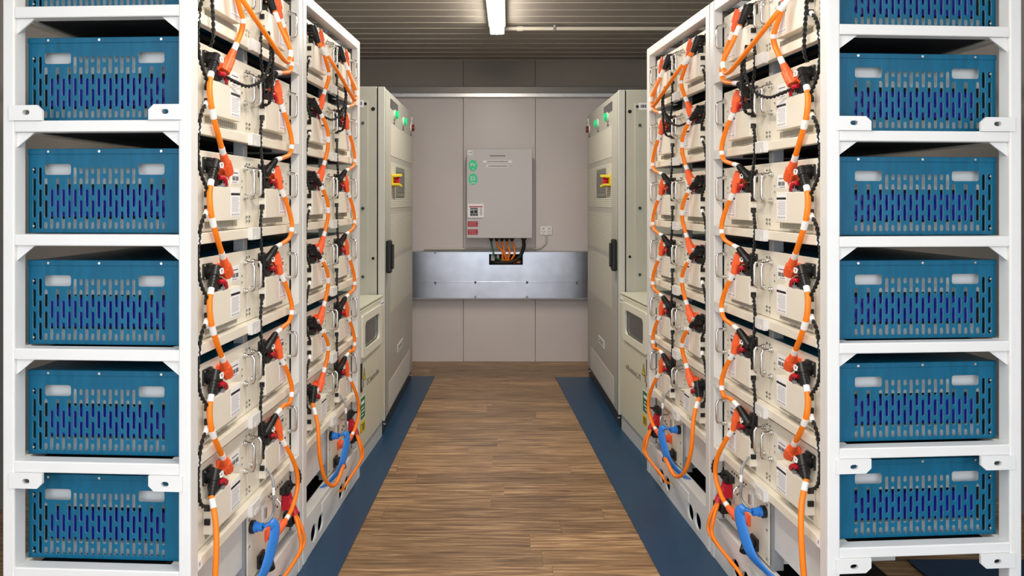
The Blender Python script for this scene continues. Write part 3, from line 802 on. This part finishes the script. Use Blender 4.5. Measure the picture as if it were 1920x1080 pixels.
# electrical enclosure
X0, X1, Z0, Z1 = -.225, .329, 1.088, 1.842
YE = 6.30
eb = link('switchboard_box', None, mw=T0(.052, YB, Z0)); tag(eb, 'grey wall-mounted switchboard box with green PV and ES stickers', 'switchboard')
def wp(name, mb, m, par, label=None):
    me = mb
    for i, v in enumerate(me.v): me.v[i] = (v[0]-.052, v[1]-YB, v[2]-Z0)
    o = link(name, me.mesh(name, m), par)
    if label: o['label'] = label
    return o
wp('body', MB().box(X0+.006, X1-.006, YE+.03, YB-.009, Z0+.006, Z1-.006, 0, .003), M['board'], eb)
dr = wp('door', MB().box(X0, X1, YE, YE+.029, Z0, Z1, 0, .004), M['board'], eb)
k = YE/1400
def bx(px0, px1, py0, py1, m, t=.0012, name='x', extra=None, mats=None, par=None):
    mb = MB().box((px0-925)*k, (px1-925)*k, YE-t, YE-.0002, 1.41-(py1-375)*k, 1.41-(py0-375)*k)
    return wp(name, mb, M[m], par or dr)
def pz(py): return 1.41-(py-375)*k
def pxx(px): return (px-925)*k
def sticker(cx_, cy_, s):
    o = wp('green_sticker', MB().plate(circ(pxx(cx_), pz(cy_), 8.4*k, 28, 10.8*k), [], YE-.0012, YE-.0002, 'xz'), M['mint'], dr, f'green oval sticker reading {s}')
    wp('sticker_lettering', text_mb(MB(), s, 9*k, pxx(cx_-4.6), pz(cy_+2.5), YE-.0016, height=7.5*k), M['label'], dr)
    wp('sticker_smallprint', MB().box(pxx(cx_-(1 if s == 'PV' else 4)), pxx(cx_+(1.5 if s == 'PV' else 4)), YE-.0016, YE-.0011, pz(cy_+7.5), pz(cy_+6)), M['label'], dr)
sticker(887, 310.5, 'PV'); sticker(887, 336, 'ES')
bx(876.5, 886, 282, 290.5, 'label', name='logo_sticker')
o = wp('logo_mark', MB().tube([(pxx(a), YE-.0016, pz(b)) for a, b in ((878, 286), (879, 285), (880, 286), (879, 287), (881, 285.3), (882, 287), (883.5, 285), (884.8, 284), (884.6, 286.5), (882.5, 288))], .0016, 6), M['ink'], dr)
for a, b, c, d in ((912.5, 952.5, 288, 296.5), (906, 960, 301, 305), (912, 952, 309, 313.5)):
    bx(a, b, c, d, 'label' if c > 300 else 'board', t=.002, name='nameplate')
    h = MB(); x = a+(6 if c < 300 else 7 if c < 305 else 3)
    random.seed(int(c))
    while x < b-(6 if c < 300 else 7 if c < 305 else 3):
        ww = random.uniform(.9, 2.2); h.box(pxx(x), pxx(x+ww), YE-.0026, YE-.0019, pz((c+d)/2+.9), pz((c+d)/2-.9)); x += ww+.5
    tag(wp('nameplate_print', h, M['ink'], dr), kind='stuff')
bx(877, 907, 382.5, 408, 'label', t=.012, name='breaker_window')
bx(879.5, 905, 386.5, 388.5, 'redlab', t=.0135, name='red_stripe')
bx(881.5, 896.5, 389.5, 405, 'midgrey', t=.0135, name='breaker_opening')
for a, b, c, d in ((882, 888, 395, 400), (889.5, 895, 394, 400), (882, 886, 401.5, 404), (887, 891, 401.5, 404), (892, 896, 401.5, 404), (882.5, 895.5, 390, 391.5)):
    bx(a, b, c, d, 'black', t=.017, name='breaker')
bx(899.5, 904.5, 390, 404, 'board', t=.0135, name='breaker_label')
for c, d in ((415, 425), (430, 440)):
    o = bx(877, 896, c, d, 'redlab', name='red_label')
    h = MB()
    for i in range(3): h.box(pxx(879), pxx(894-(i % 2)*3), YE-.0017, YE-.0011, pz(c+2.6+i*2.6), pz(c+1.9+i*2.6))
    tag(wp('red_label_print', h, mat('pale_pink', '#e0a0a8', .5), dr), kind='stuff')
gx = [921, 931.5, 941, 950.5, 960.5, 983]
for x in gx:
    r = 5.6 if x == 983 else 4.6
    wp('cable_gland', MB().cyl((pxx(x), YE+.10, Z0+.006), (pxx(x), YE+.10, Z0-.014), r*k, 12).cyl((pxx(x), YE+.10, Z0-.014), (pxx(x), YE+.10, Z0-.032), r*.78*k, 12, r1=r*.5*k), M['black'], eb)
# galvanised cover plates with cable opening
YP = YB-.085
def plate_thing():
    r = link('duct_cover', None, mw=T0(.05, YB, .55)); tag(r, 'galvanised steel duct cover along the back wall with cable opening', 'duct')
    def q(name, mb, m):
        for i, v in enumerate(mb.v): mb.v[i] = (v[0]-.05, v[1]-YB, v[2]-.55)
        return link(name, mb.mesh(name, m), r)
    hole = [(-.037, .852), (-.037, .945), (.254, .945), (.254, .852)]
    q('upper_plate', MB().plate([(-1.3, .703), (1.4, .703), (1.4, .962), (-1.3, .962)], [hole], YP, YP+.003, 'xz'), M['galv'])
    q('lower_plate', MB().plate([(-1.3, .565), (1.4, .565), (1.4, .715), (-1.3, .715)], [], YP+.010, YP+.013, 'xz'), M['galv'])
    q('plate_fold', MB().box(-1.3, 1.4, YP-.006, YP-.0002, .700, .708, 0, .001), M['galv'])
    q('lower_lip', MB().box(-1.3, 1.4, YP-.004, YB-.0005, .556, .566), M['midgrey'])
    q('top_lip', MB().box(-1.3, 1.4, YP+.0031, YB-.0085, .950, .965), M['midgrey'])
    q('duct_shade', MB().box(-1.29, 1.39, YB-.016, YB-.0085, .57, .95), M['dark'])  # dark sheet behind the opening, paints in the shade of the duct
    for x in (-.50, -.155, .29, .72):
        for z in ((.955, .7, .69) if abs(x) > .4 else (.705, .695, .575)):
            q('screw', MB().cyl((x, YP+.003, z), (x, YP-.006, z), .009, 8), M['midgrey'])
    # pale terminal strips glimpsed inside the opening
    for i, (x0, x1, z0, z1) in enumerate(((-.02, .012, .87, .935), (.03, .05, .90, .935), (.07, .09, .88, .925), (.10, .13, .91, .935), (.19, .235, .862, .885))):
        q('terminal', MB().box(x0, x1, YB-.034, YB-.017, z0, z1, 0, .003), M['label'])
plate_thing()
def wall_cable(name, pts, r, m, label, group=None):
    o0 = Vector(pts[0]); me = MB().tube([p-o0 for p in catmull(pts, 8)], r, 10).mesh(name, M[m])
    return tag(link(name, me, mw=Matrix.Translation(o0)), label, 'cable' if 'cable' in name else 'conduit', group)
yg = YE+.10
ends = [(.115, .88), (.145, .876), (.165, .88), (.19, .888)]
on = ['leftmost', 'second from left', 'third from left', 'rightmost']
for i, x in enumerate(gx[1:5]):
    a = pxx(x)
    wall_cable('supply_cable', [(a, yg, Z0-.030), (a+.012, yg, Z0-.075), (a+(.05 if i == 0 else .025), yg-.005, .965-.01*(i % 2)), (ends[i][0]-.035, YP-.022, .905-.004*i), (ends[i][0], YP-.005, ends[i][1]), (ends[i][0]+.04, YP+.022, ends[i][1]-.008)], .0085, 'orange', f'orange cable under the switchboard box, {on[i]} of four', 'orange cables under the switchboard')
a = pxx(gx[5])
wall_cable('supply_cable', [(a, yg, Z0-.030), (a, yg, Z0-.08), (a-.03, yg, .93), (a-.09, YP-.04, .885), (a-.17, YP-.026, .872), (a-.24, YP-.01, .872), (a-.28, YP+.02, .873)], .0155, 'rubber', 'thick black cable curving from switchboard box into the wall duct')
a = pxx(gx[0])
wall_cable('earth_cable', [(a, yg, Z0-.030), (a+.012, yg, .99), (a+.025, YP-.03, .94), (a+.055, YP+.005, .90), (a+.085, YP+.024, .89)], .007, 'greenseal', 'green earth cable under the left end of the switchboard box')
# wall socket
k2 = YB/1400
sx, sz = (1024-925)*k2, 1.41-(432.5-375)*k2
r = link('wall_socket', None, mw=T0(sx, YB, sz)); tag(r, 'white double wall socket beside the switchboard box', 'socket')
link('socket_plate', MB().box(-.052, .052, -.014, -.0003, -.038, .038, 0, .004).mesh('socket_plate', M['label']), r)
for x in (-.025, .025):
    link('switch', MB().box(x-.009, x+.009, -.018, -.0135, .012, .026, 0, .002).mesh('switch', M['board']), r)
    for dx, dz, an in ((-.009, -.008, 1), (.009, -.008, -1), (0, -.024, 0)):
        link('pin_slot', MB().box(x+dx-.002, x+dx+.002, -.0146, -.0139, dz-.005, dz+.005).mesh('pin_slot', M['ink']), r)
zc = .985
wall_cable('conduit', [(sx, YB-.012, sz-.037), (sx, YB-.012, sz-.085), (sx-.012, YB-.012, sz-.115), (sx-.05, YB-.012, zc+.012), (sx-.10, YB-.012, zc), (sx-.30, YB-.018, zc), (sx-.6, YB-.02, zc), (-.60, YB-.02, zc)], .0095, 'conduit', 'grey conduit running from the wall socket along the duct top')

# ================================================================== CEILING LAMP AND CONDUIT
def batten(y, label):
    lf = link('batten_light', None, mw=T0(.012, y, ZC)); tag(lf, label, 'lamp', 'ceiling batten lights'); lf.rotation_euler[2] = -.02
    link('lamp_body', MB().box(-.058, .058, -.72, .72, -.030, -.0065, 0, .004).mesh('lamp_body', M['lampwhite']), lf)
    h = MB(); prof = [(-.048, -.030), (-.047, -.055), (-.034, -.078), (0, -.085), (.034, -.078), (.047, -.055), (.048, -.030)]
    vs_ = [(a, yy, b) for yy in (-.70, .70) for a, b in prof]; n = len(prof)
    h.add(vs_, [(i, i+1, n+i+1, n+i) for i in range(1, n-2)], 0); h.add(vs_, [(0, 1, n+1, n), (n-2, n-1, 2*n-1, 2*n-2), (n-1, 0, n, 2*n-1), tuple(range(n)), tuple(range(n, 2*n))], 1)
    link('diffuser', h.mesh('diffuser', [M['lamp'], M['lampside']]), lf)
    for sg in (-1, 1):
        link('end_cap', MB().box(-.049, .049, sg*.711-.011, sg*.711+.011, -.084, -.0301, 0, .008).mesh('end_cap', M['lampwhite']), lf)
batten(4.42, 'lit tube batten light on the ceiling above the aisle')
batten(1.45, 'added unseen batten light nearer the doorway, brightening the front racks')  # second batten, out of view, added to light the front racks
zc = ZC-.0215; yc = 5.22
c = wall_cable('conduit', [(.028, 5.145, zc-.015), (.033, 5.18, zc-.008), (.06, yc, zc), (.2, yc, zc), (.8, yc, zc), (XR-.01, yc, zc)], .014, 'conduit', 'pale conduit running from the ceiling lamp to the right wall')
def ch(name, mb, m):
    q = c.location
    for i, v in enumerate(mb.v): mb.v[i] = (v[0]-q.x, v[1]-q.y, v[2]-q.z)
    link(name, mb.mesh(name, m), c)
ch('coupling', MB().cyl((.165, yc, zc), (.205, yc, zc), .019, 14), M['conduit'])
ch('saddle_clip', MB().box(.417, .437, yc-.018, yc+.018, zc-.0165, zc+.014, 0, .003).box(.417, .437, yc-.05, yc+.05, ZC-.009, ZC-.0065), M['steel'])
